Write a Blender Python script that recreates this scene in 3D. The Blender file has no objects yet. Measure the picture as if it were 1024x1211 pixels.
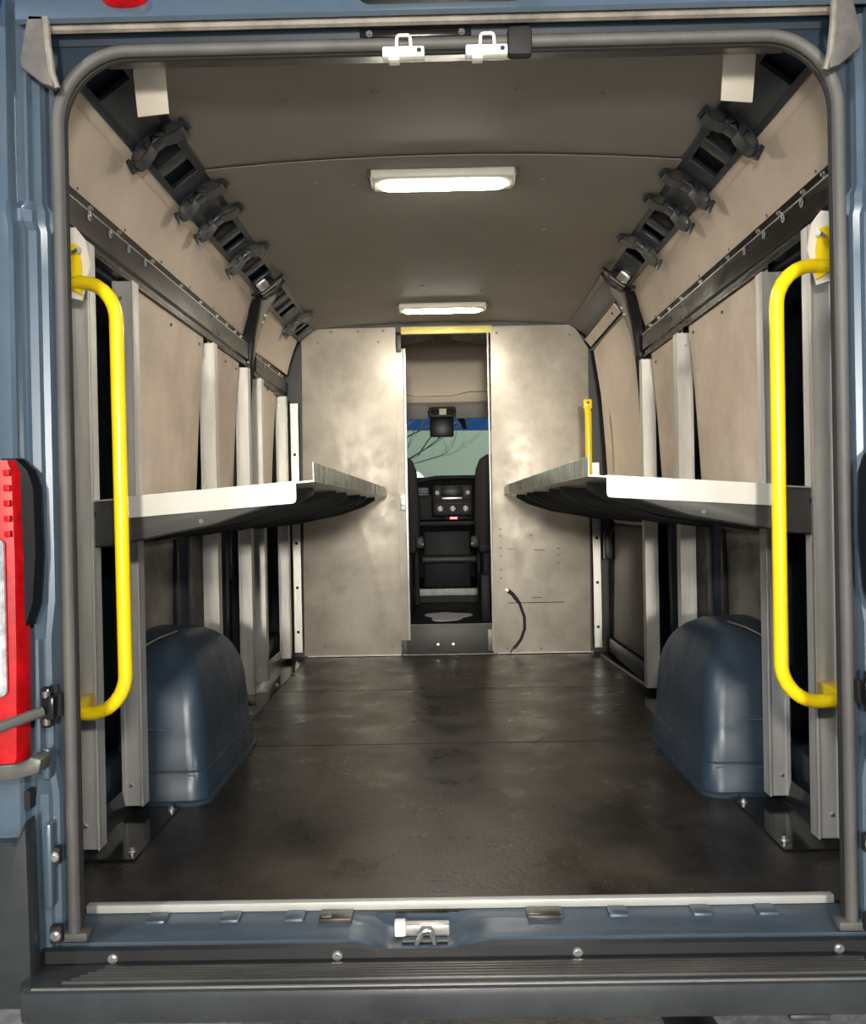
import bpy, bmesh, math, random
from mathutils import Vector, Matrix
random.seed(4)
scn = bpy.context.scene
col = scn.collection
R = math.radians

# ------------------------------------------------------------------ materials
def mat(name, c, rough=.5, metal=0., var=0., vscale=6., c2=None, bump=0., bscale=60., coat=0., stretch=(1, 1, 1),
        rvar=0., detail=6., spec=.5, lo=.35, hi=.7):
    m = bpy.data.materials.new(name); m.use_nodes = True
    nt = m.node_tree; b = nt.nodes['Principled BSDF']
    b.inputs['Base Color'].default_value = (*c, 1)
    b.inputs['Roughness'].default_value = rough
    b.inputs['Metallic'].default_value = metal
    b.inputs['Specular IOR Level'].default_value = spec
    if coat:
        b.inputs['Coat Weight'].default_value = coat
        b.inputs['Coat Roughness'].default_value = .06
    tc = nt.nodes.new('ShaderNodeTexCoord'); mp = nt.nodes.new('ShaderNodeMapping')
    mp.inputs['Scale'].default_value = stretch
    nt.links.new(tc.outputs['Object'], mp.inputs['Vector'])
    def noise(s, d=detail):
        n = nt.nodes.new('ShaderNodeTexNoise'); n.inputs['Scale'].default_value = s; n.inputs['Detail'].default_value = d
        n.inputs['Roughness'].default_value = .62
        nt.links.new(mp.outputs['Vector'], n.inputs['Vector']); return n
    if var or c2 or rvar:
        n = noise(vscale)
        rp = nt.nodes.new('ShaderNodeValToRGB')
        rp.color_ramp.elements[0].position = lo; rp.color_ramp.elements[1].position = hi
        a = c if c2 else tuple(max(0, x*(1-var)) for x in c)
        z = c2 if c2 else tuple(min(1, x*(1+var)) for x in c)
        rp.color_ramp.elements[0].color = (*a, 1); rp.color_ramp.elements[1].color = (*z, 1)
        nt.links.new(n.outputs['Fac'], rp.inputs['Fac']); nt.links.new(rp.outputs['Color'], b.inputs['Base Color'])
        if rvar:
            n2 = noise(vscale*1.7)
            mr = nt.nodes.new('ShaderNodeMapRange')
            mr.inputs['From Min'].default_value = .3; mr.inputs['From Max'].default_value = .7
            mr.inputs['To Min'].default_value = max(.03, rough-rvar); mr.inputs['To Max'].default_value = min(1, rough+rvar)
            nt.links.new(n2.outputs['Fac'], mr.inputs['Value']); nt.links.new(mr.outputs['Result'], b.inputs['Roughness'])
    if bump:
        n = noise(bscale, 3); bp = nt.nodes.new('ShaderNodeBump')
        bp.inputs['Strength'].default_value = bump; bp.inputs['Distance'].default_value = .004
        nt.links.new(n.outputs['Fac'], bp.inputs['Height']); nt.links.new(bp.outputs['Normal'], b.inputs['Normal'])
    return m

def emit(name, c, s):
    m = bpy.data.materials.new(name); m.use_nodes = True
    b = m.node_tree.nodes['Principled BSDF']
    b.inputs['Base Color'].default_value = (.9, .9, .88, 1)
    b.inputs['Emission Color'].default_value = (*c, 1); b.inputs['Emission Strength'].default_value = s
    return m

def glass_mat(name, tint):
    m = bpy.data.materials.new(name); m.use_nodes = True; nt = m.node_tree
    nt.nodes.remove(nt.nodes['Principled BSDF']); out = nt.nodes['Material Output']
    t = nt.nodes.new('ShaderNodeBsdfTransparent'); t.inputs['Color'].default_value = (*tint, 1)
    g = nt.nodes.new('ShaderNodeBsdfGlossy'); g.inputs['Roughness'].default_value = .02
    lw = nt.nodes.new('ShaderNodeLayerWeight'); pw = nt.nodes.new('ShaderNodeMath'); pw.operation = 'POWER'; pw.inputs[1].default_value = 5
    f = nt.nodes.new('ShaderNodeMath'); f.operation = 'MULTIPLY_ADD'; f.inputs[1].default_value = .8; f.inputs[2].default_value = .04
    nt.links.new(lw.outputs['Facing'], pw.inputs[0]); nt.links.new(pw.outputs[0], f.inputs[0])
    mx = nt.nodes.new('ShaderNodeMixShader')
    nt.links.new(f.outputs[0], mx.inputs['Fac']); nt.links.new(t.outputs[0], mx.inputs[1]); nt.links.new(g.outputs[0], mx.inputs[2])
    nt.links.new(mx.outputs[0], out.inputs['Surface']); return m

M = dict(
    paint=mat('blue_grey_paint', (.064, .096, .130), .3, .1, .12, 3., coat=.7),
    sill_paint=mat('scratched_sill_paint', (.040, .060, .082), .36, .1, c2=(.075, .10, .125), vscale=9., stretch=(.4, 2, 2), rvar=.1),
    paint_shaded=mat('shaded_blue_paint', (.012, .022, .034), .42, .1, .2, 4., coat=.2),  # body blue darkened, shade of the rear recess put into the colour
    wheel_paint=mat('scuffed_blue_paint', (.020, .038, .060), .40, .1, c2=(.032, .046, .062), vscale=5., rvar=.12),
    navy=mat('inner_body_paint', (.012, .018, .026), .42, 0, .3, 5., rvar=.12),
    navy_blue=mat('inner_body_blue', (.022, .036, .055), .4, 0, .2, 5.),
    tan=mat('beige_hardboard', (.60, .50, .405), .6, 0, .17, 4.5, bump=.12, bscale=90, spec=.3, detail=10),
    tan_up=mat('beige_hardboard_plain', (.62, .525, .435), .6, 0, .11, 3.2, bump=.08, bscale=90, spec=.3, detail=10),
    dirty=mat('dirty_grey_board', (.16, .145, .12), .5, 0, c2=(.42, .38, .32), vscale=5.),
    door_lo=mat('brown_grey_board', (.10, .085, .07), .45, 0, .25, 3.),
    ceil=mat('grey_brown_liner', (.24, .223, .206), .6, 0, .06, 3., bump=.05, bscale=200, spec=.35),
    alu=mat('aluminium', (.62, .60, .55), .38, .75, .12, 5., stretch=(6, 6, .5), rvar=.1),
    alu_post=mat('dull_aluminium', (.60, .585, .54), .45, .45, .14, 4., stretch=(5, 5, .8), rvar=.1),
    alu_sheet=mat('brushed_aluminium_sheet', (.37, .335, .28), .48, .35, c2=(.52, .475, .40), vscale=4.5, rvar=.16, lo=.38, hi=.66, bump=.06, bscale=12, detail=12),
    alu_white=mat('bright_aluminium', (.49, .485, .44), .42, .3, .07, 7.),
    alu_edge=mat('scuffed_aluminium', (.42, .45, .40), .3, .85, c2=(.68, .70, .62), vscale=9., rvar=.15, stretch=(1, 2.5, .2)),
    steel_dk=mat('dark_grey_steel', (.045, .045, .040), .5, .2, .2, 6.),
    steel_mid=mat('grey_steel', (.13, .13, .115), .45, .5, .2, 6.),
    rail=mat('black_brown_rail', (.035, .030, .026), .34, .4, c2=(.075, .065, .055), vscale=5., rvar=.12, stretch=(1, .5, 2)),
    rail_blk=mat('gloss_black_rail', (.007, .0065, .006), .26, 0, c2=(.018, .016, .015), vscale=6., rvar=.12, stretch=(1, .5, 2), spec=.25),
    kick=mat('gloss_black_plate', (.022, .022, .020), .14, .35, .2, 5., rvar=.06),
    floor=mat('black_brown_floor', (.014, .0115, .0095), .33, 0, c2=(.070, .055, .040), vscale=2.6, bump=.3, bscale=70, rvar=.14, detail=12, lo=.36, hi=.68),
    black=mat('black_plastic', (.014, .015, .016), .42, 0, .2, 8.),
    lamp_black=mat('lamp_housing_black', (.004, .005, .006), .4, spec=.12),
    black_gap=mat('matte_black', (.004, .004, .004), .8),
    clip=mat('dark_blue_plastic', (.016, .022, .031), .4, 0, .15, 9.),
    clip_blk=mat('black_painted_metal', (.012, .012, .013), .22, .3),
    rubber=mat('grey_rubber', (.082, .079, .073), .6, 0, .22, 7., stretch=(1, 1, .4)),
    rubber_dk=mat('black_rubber', (.010, .010, .010), .75, 0, .2, 9.),
    flap=mat('dusty_flap_rubber', (.055, .050, .043), .6, 0, c2=(.13, .118, .10), vscale=9.),
    gutter=mat('dusty_rubber', (.10, .09, .075), .6, 0, c2=(.28, .255, .21), vscale=8.),
    bumper=mat('dark_grey_bumper', (.026, .030, .032), .42, 0, .3, 5., bump=.05, bscale=200, rvar=.08),
    worn=mat('worn_edge_grey', (.12, .115, .105), .4, 0, .2, 6.),
    tread=mat('worn_bumper_tread', (.045, .043, .041), .36, 0, c2=(.085, .08, .07), vscale=3.5, stretch=(1, 6, 1)),
    yellow=mat('yellow_paint', (.93, .66, .008), .32, 0, .04, 5., coat=.3),
    yellow_dull=mat('yellow_tape', (.62, .55, .16), .5, 0, .1, 8.),
    white=mat('white_plate', (.92, .86, .74), .45, 0, .04, 9.),
    cream=mat('cream_painted_steel', (.80, .78, .68), .35, 0, .05, 9.),
    chrome=mat('zinc', (.72, .71, .68), .28, .9),
    red=mat('red_lens', (.44, .003, .006), .38, 0, .3, 30., spec=.25),
    clear=mat('clear_lens', (.62, .64, .64), .1, .3, .35, 40., coat=1.),
    ground=mat('concrete_ground', (.30, .28, .24), .85, 0, c2=(.55, .52, .46), vscale=30., bump=.5, bscale=40),
    headliner=mat('beige_headliner', (.70, .62, .50), .8, 0, .04, 5.),
    visor=mat('grey_visor', (.27, .27, .25), .75, 0, .05, 9.),
    cab_dark=mat('charcoal_plastic', (.006, .007, .009), .55, 0, .15, 8., spec=.2),
    cab_mid=mat('grey_plastic', (.020, .020, .021), .45, 0, .1, 8., spec=.3),
    seat=mat('charcoal_cloth', (.018, .016, .016), .85, 0, .2, 40., bump=.2, bscale=200),
    screen=mat('black_glass', (.004, .005, .006), .35, spec=.2),
    paper=mat('white_plastic_sheet', (.45, .42, .43), .45, 0, .12, 14.),
    label=mat('pale_label_strip', (.30, .33, .31), .5, 0, .2, 30.),
    bark=mat('grey_bark', (.05, .045, .035), .9),
    building=mat('grey_green_cladding', (.20, .222, .185), .8, 0, .04, .3),
    car=mat('white_car_paint', (.62, .70, .66), .25, 0, coat=1.),
    lamp=emit('warm_white_diffuser', (1., .93, .80), 96.),
    redlamp=emit('red_switch_light', (1., .04, .05), 1.6),
    blue_stk=mat('orange_reflector', (.8, .25, .02), .3),
    glass=glass_mat('windscreen_glass', (.80, .88, .84)),
)

# ------------------------------------------------------------------ geometry helpers
class MB:
    def __init__(s): s.bm = bmesh.new()
    def _take(s, t):
        me = bpy.data.meshes.new('tmp'); t.to_mesh(me); t.free(); s.bm.from_mesh(me); bpy.data.meshes.remove(me)
    def hexa(s, p, bev=0., seg=2):
        t = bmesh.new(); v = [t.verts.new(q) for q in p]
        for f in ((0, 1, 2, 3), (4, 5, 6, 7), (0, 1, 5, 4), (1, 2, 6, 5), (2, 3, 7, 6), (3, 0, 4, 7)): t.faces.new([v[i] for i in f])
        bmesh.ops.recalc_face_normals(t, faces=t.faces)
        if bev: bmesh.ops.bevel(t, geom=list(t.edges), offset=bev, segments=seg, affect='EDGES', profile=.5)
        s._take(t); return s
    def box(s, a, b, bev=0., seg=2):
        (x0, y0, z0), (x1, y1, z1) = a, b
        return s.hexa([(x0, y0, z0), (x1, y0, z0), (x1, y1, z0), (x0, y1, z0), (x0, y0, z1), (x1, y0, z1), (x1, y1, z1), (x0, y1, z1)], bev, seg)
    def loft(s, rings, caps=True, closed=True):
        t = bmesh.new(); vs = [[t.verts.new(p) for p in r] for r in rings]; n = len(rings[0])
        for a, b in zip(vs, vs[1:]):
            for i in range(n if closed else n-1):
                j = (i+1) % n
                t.faces.new([a[i], a[j], b[j], b[i]])
        if caps and closed: t.faces.new(vs[0]); t.faces.new(vs[-1])
        bmesh.ops.recalc_face_normals(t, faces=t.faces); s._take(t); return s
    def prism(s, poly, ax, a, b, bev=0.):
        def P(p, k):
            return {'x': (k, p[0], p[1]), 'y': (p[0], k, p[1]), 'z': (p[0], p[1], k)}[ax]
        t = bmesh.new()
        A = [t.verts.new(P(p, a)) for p in poly]; B = [t.verts.new(P(p, b)) for p in poly]; n = len(poly)
        t.faces.new(A); t.faces.new(B)
        for i in range(n): t.faces.new([A[i], A[(i+1) % n], B[(i+1) % n], B[i]])
        bmesh.ops.recalc_face_normals(t, faces=t.faces)
        if bev: bmesh.ops.bevel(t, geom=list(t.edges), offset=bev, segments=2, affect='EDGES', profile=.5)
        s._take(t); return s
    def strip(s, pts, t, ax, a, b):
        """a bent sheet of thickness t: profile polyline pts, extruded along ax"""
        pts = [Vector(p) for p in pts]; L = []; Rr = []
        for i, p in enumerate(pts):
            d0 = (p-pts[i-1]).normalized() if i else (pts[1]-p).normalized()
            d1 = (pts[i+1]-p).normalized() if i < len(pts)-1 else d0
            d = (d0+d1).normalized(); n = Vector((-d.y, d.x)); k = t/2/max(.4, n.dot(Vector((-d0.y, d0.x))))
            L.append(p+n*k); Rr.append(p-n*k)
        return s.prism([tuple(q) for q in L+Rr[::-1]], ax, a, b)
    def tube(s, path, r, n=12, caps=True, closed=False, sq=None):
        path = [Vector(p) for p in path]; rings = []; N = len(path)
        up = None
        for i, p in enumerate(path):
            if closed: d = (path[(i+1) % N]-path[i-1]).normalized()
            else: d = (path[min(i+1, N-1)]-path[max(i-1, 0)]).normalized()
            if up is None:
                up = Vector((0, 0, 1)) if abs(d.z) < .9 else Vector((0, 1, 0))
            u = (up-d*up.dot(d)).normalized(); up = u; w = d.cross(u)
            rr = r[i] if isinstance(r, (list, tuple)) else r
            ru, rw = (rr, rr) if sq is None else (rr*sq[0], rr*sq[1])
            rings.append([p+u*math.cos(2*math.pi*k/n)*ru+w*math.sin(2*math.pi*k/n)*rw for k in range(n)])
        if closed: rings.append(rings[0])
        return s.loft(rings, caps and not closed)
    def cyl(s, a, b, r, n=14, r1=None):
        return s.tube([a, b], [r, r if r1 is None else r1], n)
    def ball(s, c, r, n=12, m=8):
        rx, ry, rz = r if isinstance(r, tuple) else (r, r, r); rings = []
        for j in range(1, m):
            t = math.pi*j/m
            rings.append([(c[0]+rx*math.sin(t)*math.cos(2*math.pi*k/n), c[1]+ry*math.sin(t)*math.sin(2*math.pi*k/n), c[2]+rz*math.cos(t)) for k in range(n)])
        return s.loft(rings)
    def bolt(s, p, axis, r=.008, h=.006):
        p = Vector(p); a = Vector(axis).normalized()
        s.cyl(p, p+a*h*.35, r, 12); s.cyl(p+a*h*.3, p+a*h, r*.62, 6); return s
    def build(s, name, m, parent=None, ang=32):
        off = Vector((0, 0, 0)); q = parent
        while q is not None: off += q.location; q = q.parent
        for v in s.bm.verts: v.co -= off
        for f in s.bm.faces: f.smooth = True
        for e in s.bm.edges:
            if len(e.link_faces) == 2 and e.calc_face_angle(0) > R(ang): e.smooth = False
        me = bpy.data.meshes.new(name); s.bm.to_mesh(me); s.bm.free()
        o = bpy.data.objects.new(name, me); me.materials.append(M[m] if isinstance(m, str) else m)
        col.objects.link(o); o.parent = parent
        return o

def bolts(items, name, m, parent, r=.008, h=.006):
    for p, ax in items: MB().bolt(p, ax, r, h).build(name, m, parent)

def thing(name, label, cat, loc, group=None):
    o = bpy.data.objects.new(name, None); o.empty_display_size = .05; col.objects.link(o)
    o.location = loc; o['label'] = label; o['category'] = cat
    if group: o['group'] = group
    return o
def tag(o, label, cat, group=None):
    o['label'] = label; o['category'] = cat
    if group: o['group'] = group
    return o
def struct(o): o['kind'] = 'structure'; return o
def kids(o): return [c for c in bpy.data.objects if c.parent is o]
def copy_tree(o, delta, label=None):
    def rec(a, par):
        c = a.copy(); col.objects.link(c)
        if par is not None: c.parent = par
        for k in kids(a): rec(k, c)
        return c
    r = rec(o, None); r.location = o.location+Vector(delta)
    if label: r['label'] = label
    return r
def arc(cx, cz, r, a0, a1, n=8): return [(cx+r*math.cos(R(a0+(a1-a0)*i/n)), cz+r*math.sin(R(a0+(a1-a0)*i/n))) for i in range(n+1)]
side_word = {-1: 'left', 1: 'right'}

# ------------------------------------------------------------------ SHELL
YB = 3.33                                                           # front partition
b = MB()
for y0, y1 in ((.10, 1.408), (1.412, 2.368), (2.372, YB+.02)): b.box((-.985, y0, -.012), (.985, y1, 0), .0012, 1)
b.box((-1.0, .10, -.03), (1.0, YB+.05, -.0125))
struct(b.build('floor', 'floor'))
for y in (1.410, 2.370): MB().box((-.985, y-.0035, -.004), (.985, y+.0035, .0006)).build('seam', 'black_gap', bpy.data.objects['floor'])
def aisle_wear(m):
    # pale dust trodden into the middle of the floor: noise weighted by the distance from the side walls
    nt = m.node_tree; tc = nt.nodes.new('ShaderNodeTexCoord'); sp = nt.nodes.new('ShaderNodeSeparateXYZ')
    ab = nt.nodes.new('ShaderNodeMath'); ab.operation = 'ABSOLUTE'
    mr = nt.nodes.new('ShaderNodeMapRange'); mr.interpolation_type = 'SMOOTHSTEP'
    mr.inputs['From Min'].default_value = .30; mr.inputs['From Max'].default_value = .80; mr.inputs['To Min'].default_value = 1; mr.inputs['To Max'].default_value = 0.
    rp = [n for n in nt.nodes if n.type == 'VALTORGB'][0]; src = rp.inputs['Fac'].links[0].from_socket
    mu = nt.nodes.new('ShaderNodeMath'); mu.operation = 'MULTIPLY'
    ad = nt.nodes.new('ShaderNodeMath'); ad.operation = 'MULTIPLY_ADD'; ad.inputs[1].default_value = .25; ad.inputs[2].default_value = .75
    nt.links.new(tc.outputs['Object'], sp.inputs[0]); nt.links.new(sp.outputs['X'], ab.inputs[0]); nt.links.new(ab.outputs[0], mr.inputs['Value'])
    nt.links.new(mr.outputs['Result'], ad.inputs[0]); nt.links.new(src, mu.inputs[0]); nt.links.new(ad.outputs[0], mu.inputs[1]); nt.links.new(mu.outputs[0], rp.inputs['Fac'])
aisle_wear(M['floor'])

def ceil_z(x): return 1.972-.030*(x/.74)**2
b = MB()
for i, (y0, y1, dz) in enumerate(((.16, .915, .010), (.905, 2.022, .0), (2.018, YB+.03, .004))):
    prof = [(-.76+.04*k*1.0, ceil_z(-.76+.04*k)+dz) for k in range(39)]
    b.strip(prof, .004, 'y', y0, y1)
for x, y in ((-.42, .52), (-.18, .5), (.2, .5), (.42, .52), (-.42, 1.08), (-.30, 1.12), (.34, 1.10), (.5, 1.1), (-.38, 1.6), (.4, 1.62),
             (-.36, 2.2), (.36, 2.25), (-.1, 2.5), (.2, 2.6)):
    z = ceil_z(x)-.0025+(.010 if y < .91 else 0 if y < 2.02 else .004)
    b.cyl((x, y, z), (x, y, z-.0035), .011, 14, .008)
struct(b.build('ceiling', 'ceil'))

sk = [(1.055, -.12), (1.06, .9), (1.05, 1.3), (.99, 1.68), (.915, 1.87), (.85, 1.955), (.70, 2.01), (0, 2.05)]
struct(MB().strip([(-x, z) for x, z in sk[4:]] + [(x, z) for x, z in sk[4:-1]][::-1], .006, 'y', .03, YB+2.1).build('roof', 'navy'))
for s in (-1, 1):
    b = MB(); b.strip([(s*x, z) for x, z in sk[:5]], .006, 'y', .03, YB+2.1)
    # hat-section pillars and rails pressed into the side wall
    for y in (.56, 1.52, 2.1, 2.42) if s < 0 else (.56, 1.52, 2.1):
        b.hexa([(s*1.052, y-.05, -.02), (s*1.0, y-.03, -.02), (s*1.0, y+.03, -.02), (s*1.052, y+.05, -.02),
                (s*1.03, y-.05, 1.56), (s*.985, y-.03, 1.54), (s*.985, y+.03, 1.54), (s*1.03, y+.05, 1.56)], .006)
    b.box((s*1.05, .05, .03), (s*.985, YB, .16), .012)
    b.box((s*1.05, .05, .80), (s*1.0, YB, .90), .012)
    b.box((s*1.02, .05, 1.54), (s*.955, YB, 1.66), .01)
    w = struct(b.build('wall_'+side_word[s], 'navy'))
    # slotted blue brace between the first two uprights
    b = MB(); b.hexa([(s*1.0, .47, .12), (s*.968, .47, .12), (s*.968, .56, .12), (s*1.0, .56, .12),
                      (s*.985, .43, 1.5), (s*.95, .43, 1.5), (s*.95, .52, 1.5), (s*.985, .52, 1.5)], .004)
    br = b.build('brace', 'navy_blue', w)
    for z in (1.42, 1.2, 1.0, .6): b = MB(); b.box((s*.949-s*(-.0)+s*(1.42-z)*.011, .466+(1.42-z)*.028, z-.045), (s*(.9475+(1.42-z)*.0125), .476+(1.42-z)*.028, z+.045)); b.build('slot', 'black_gap', br)

# ------------------------------------------------------------------ REAR FRAME (painted body round the door opening)
def opening(dx, zb, zt, r, n=10):
    return ([(-dx, zb), (-dx, zt-r)] + arc(-dx+r, zt-r, r, 180, 90, n)[1:] + arc(dx-r, zt-r, r, 90, 0, n) + [(dx, zb)])
b = MB()
inn = opening(.812, -.012, 1.843, .15); out_ = []
for x, z in inn:
    out_.append((x*1.12 if abs(x) > .78 else x*1.1, z if z < 1.5 else min(1.93, 1.5+(z-1.5)*1.36)))
t = bmesh.new()
for yy in (0., .035):
    vi = [t.verts.new((x, yy, z)) for x, z in inn]; vo = [t.verts.new((x, yy, z)) for x, z in out_]
    for i in range(len(inn)-1): t.faces.new([vi[i], vi[i+1], vo[i+1], vo[i]])
# inward return flange
vi = [t.verts.new((x, .0, z)) for x, z in inn]; vo = [t.verts.new((x*1.008, .06, z+(.006 if z > 1.5 else 0))) for x, z in inn]
for i in range(len(inn)-1): t.faces.new([vi[i], vi[i+1], vo[i+1], vo[i]])
bmesh.ops.recalc_face_normals(t, faces=t.faces); b._take(t)
rear = struct(b.build('wall_rear', 'paint_shaded'))
# inner header beam behind the flange
MB().prism([(.04, 1.835), (.04, 1.945), (.17, 1.965), (.17, 1.945), (.12, 1.86)], 'x', -.74, .74).build('header_beam', 'navy', rear)

PROF = [(.812, .002), (.834, .0), (.838, -.014), (.848, -.018), (.852, -.018), (.857, -.032), (.862, -.034), (.866, -.026), (.880, -.026), (.884, -.048), (.890, -.055), (.93, -.060), (1.0, -.055), (1.045, -.02), (1.055, .06)]
PROF2 = [(.812, .002), (.826, .0), (.830, -.010), (.842, -.014), (.846, -.024), (.862, -.027), (.866, -.034), (.870, -.034), (.878, -.030), (.882, -.050), (.890, -.056), (.93, -.060), (1.0, -.055), (1.045, -.02), (1.055, .06)]
PROFB = [(.812, .002), (.828, -.002), (.832, -.014), (.844, -.022), (.850, -.034), (.864, -.040), (.868, -.044), (.874, -.044), (.880, -.042), (.884, -.054), (.892, -.060), (.93, -.064), (1.0, -.055), (1.045, -.02), (1.055, .06)]
def kz(z): return 1. if z < 1.2 else max(.0, 1-(z-1.2)/.74) if z > 1.2 else 1
for s in (-1, 1):
    b = MB(); rings = []
    for z, pf in ((-.12, PROF2), (.30, PROF2), (.36, PROF), (.62, PROF), (.70, PROF2), (1.38, PROF2), (1.46, PROF2), (1.475, PROFB), (1.50, PROFB), (1.52, PROF), (1.6, PROF), (1.72, PROF), (1.80, PROF), (1.86, PROF), (1.94, PROF)):
        k = kz(z)
        rings.append([(s*(x if x < .885 else .885+(x-.885)*(k**.8)), y, z) for x, y in pf] + [(s*(.885+.17*(k**.8)), .09, z), (s*.83, .09, z)])
    b.loft(rings)
    b.build('pillar', 'paint', rear, 20)
    for z0, z1 in ((.335, .40), (.07, .245)):
        MB().box((s*.834, -.044, z0), (s*.851, -.015, z1), .006).build('pressing', 'paint', rear)
    MB().prism([(s*x, z) for x, z in arc(.872, .315, .006, 0, 180, 6)+arc(.872, .285, .006, 180, 360, 6)], 'y', -.062, -.040).build('slot', 'black_gap', rear)
# header: channel, roof lip
b = MB()
b.prism([(.03, 1.846), (-.004, 1.846), (-.006, 1.862), (-.022, 1.868), (-.024, 1.896), (.03, 1.91)], 'x', -.87, .87)
b.build('channel', 'paint_shaded', rear)
b = MB()
b.prism([(.03, 1.955), (-.05, 1.935), (-.062, 1.90), (-.062, 1.872), (-.054, 1.866), (-.04, 1.872), (-.03, 1.90), (.03, 1.90)], 'x', -.862, .862)
b.build('roof_lip', 'paint', rear)
# sill: painted step below the threshold, with the latch recess in the middle
def sill(x0, x1, prof, mb): mb.prism(prof, 'x', x0, x1)
SP = [(.115, -.002), (.108, -.006), (.075, -.012), (.05, -.010), (.02, -.016), (-.012, -.014), (-.024, -.024), (-.026, -.12), (.115, -.12)]
SR = [(.115, -.002), (.108, -.010), (.080, -.030), (.05, -.040), (.02, -.042), (-.006, -.040), (-.024, -.046), (-.026, -.12), (.115, -.12)]
b = MB()
rings = []
for x, f in ((-.83, 0), (-.24, 0), (-.19, .25), (-.165, .85), (-.15, 1), (-.03, 1), (-.005, .85), (.02, .25), (.07, 0), (.83, 0)):
    rings.append([(x, p[0]*(1-f)+q[0]*f, p[1]*(1-f)+q[1]*f) for p, q in zip(SP, SR)])
b.loft(rings)
for x in (-.66, -.5, -.36, .2, .34, .52, .66): b.box((x-.022, .055, -.014), (x+.022, .102, -.003), .005)
b.build('sill', 'sill_paint', rear)

# ------------------------------------------------------------------ door seal, gutter seal, threshold
b = MB()
sp = opening(.806, -.004, 1.834, .15, 14)
b.tube([(x, -.004, z) for x, z in sp], .0128, 12)
ds = b.build('door_seal', 'rubber'); tag(ds, 'grey rubber seal looping round the whole rear door opening', 'seal')
MB().tube([(x, .012, z) for x, z in opening(.799, -.004, 1.826, .145, 14)], .0075, 8).build('inner_lip', 'rubber_dk', ds)
for s in (-1, 1): MB().box((s*.775, -.018, -.012), (s*.835, .02, .008), .006).build('seal_foot', 'rubber', ds)
tag(MB().box((.128, -.030, 1.795), (.178, .0, 1.855), .008).build('tape_wrap', 'rubber_dk'), 'black tape wrapped round the seal right of the two cream catches', 'tape')

g = MB()
g.tube([(x, -.032, 1.868) for x in (-.81, -.5, -.2, .0, .3, .79)], .0105, 8)
gs = g.build('gutter_seal', 'gutter'); tag(gs, 'dusty rubber strip under the roof edge with folded corner flaps', 'seal')
for s in (-1, 1):
    b = MB()
    fl = [(-.858, 1.882), (-.826, 1.880), (-.822, 1.835), (-.818, 1.79), (-.808, 1.735), (-.83, 1.742), (-.872, 1.775), (-.876, 1.79)]
    dx = .020 if s < 0 else .045
    b.prism([(-s*(x+dx), z) for x, z in fl], 'y', -.062, -.038, .004)
    b.build('corner_flap', 'flap', gs)
    MB().tube([(s*(x-dx), y, z) for x, y, z in ((.822, -.058, 1.876), (.818, -.06, 1.82), (.812, -.058, 1.765), (.806, -.05, 1.738))], .007, 8).build('edge_bead', 'gutter', gs)

tr = struct(MB().box((-.825, .098, -.006), (.817, .118, .012), .002).build('trim_1', 'alu_white'))

# ------------------------------------------------------------------ SIDE WALL FITTINGS
ordn = ['first', 'second', 'third', 'fourth', 'fifth', 'sixth']
def post(s, y, z0, z1, label, w=.062, d=.042, xc=.93):
    b = MB(); xa, xb = s*(xc+w/2), s*(xc-w/2); t = .004
    # channel: web faces the rear, flanges run forward; aisle flange has a small return
    b.box((xa, y, z0), (xb, y+t, z1), .0012, 1)
    b.box((xb, y, z0), (xb+s*t, y+d, z1), .0012, 1)
    b.box((xa, y, z0), (xa-s*t, y+d, z1), .0012, 1)
    b.box((xb, y-.008, z0), (xb+s*.005, y+.001, z1), .001, 1)
    b.box((xa, y-.004, z0), (xa-s*.012, y+.001, z1), .001, 1)
    o = b.build('wall_upright', 'alu_post', None); tag(o, label, 'upright', 'aluminium wall uprights')
    bolts([((s*(xc+.006), y, z), (0, -1, 0)) for z in (z0+.06, z1-.05)], 'bolt', 'chrome', o, .006, .005)
    return o
post(-1, .37, .03, 1.56, 'aluminium upright behind the left yellow rail, nearest the rear door')
post(-1, .69, .03, 1.545, 'second aluminium upright on the left wall, before the wheel housing')
post(-1, 1.58, .03, 1.535, 'third aluminium upright on the left wall, rising behind the wheel housing')
post(-1, 2.17, .03, 1.535, 'fourth aluminium upright on the left wall, left one of a close pair')
post(-1, 2.47, .03, 1.53, 'fifth aluminium upright on the left wall, right one of a close pair')
post(-1, 3.13, .03, 1.525, 'sixth aluminium upright on the left wall, next to the perforated angle')
post(1, .37, .03, 1.56, 'aluminium upright behind the right yellow rail, nearest the rear door')
post(1, .69, .03, 1.53, 'second aluminium upright on the right wall, before the wheel housing')
post(1, 1.58, .03, 1.535, 'third aluminium upright on the right wall, rising behind the wheel housing')
post(1, 2.17, .03, 1.535, 'fourth aluminium upright on the right wall, beside the side door')
# perforated angles in the front corners
def angle_post(s, z1, label):
    b = MB(); y = 3.27
    b.box((s*.902, y, .04), (s*.854, y+.004, z1), .001, 1); b.box((s*.902, y, .04), (s*.898, y+.05, z1), .001, 1)
    o = b.build('corner_angle', 'alu'); tag(o, label, 'angle', 'perforated angles in the front corners')
    for k in range(int((z1-.1)/.26)): MB().cyl((s*.878, y-.0005, .16+.26*k), (s*.878, y+.0004, .16+.26*k), .009, 12).build('hole', 'black_gap', o)
    return o
angle_post(-1, 1.50, 'tall perforated aluminium angle beside the left partition panel')
angle_post(1, 1.12, 'perforated aluminium angle beside the right partition panel, near the side door')

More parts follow.
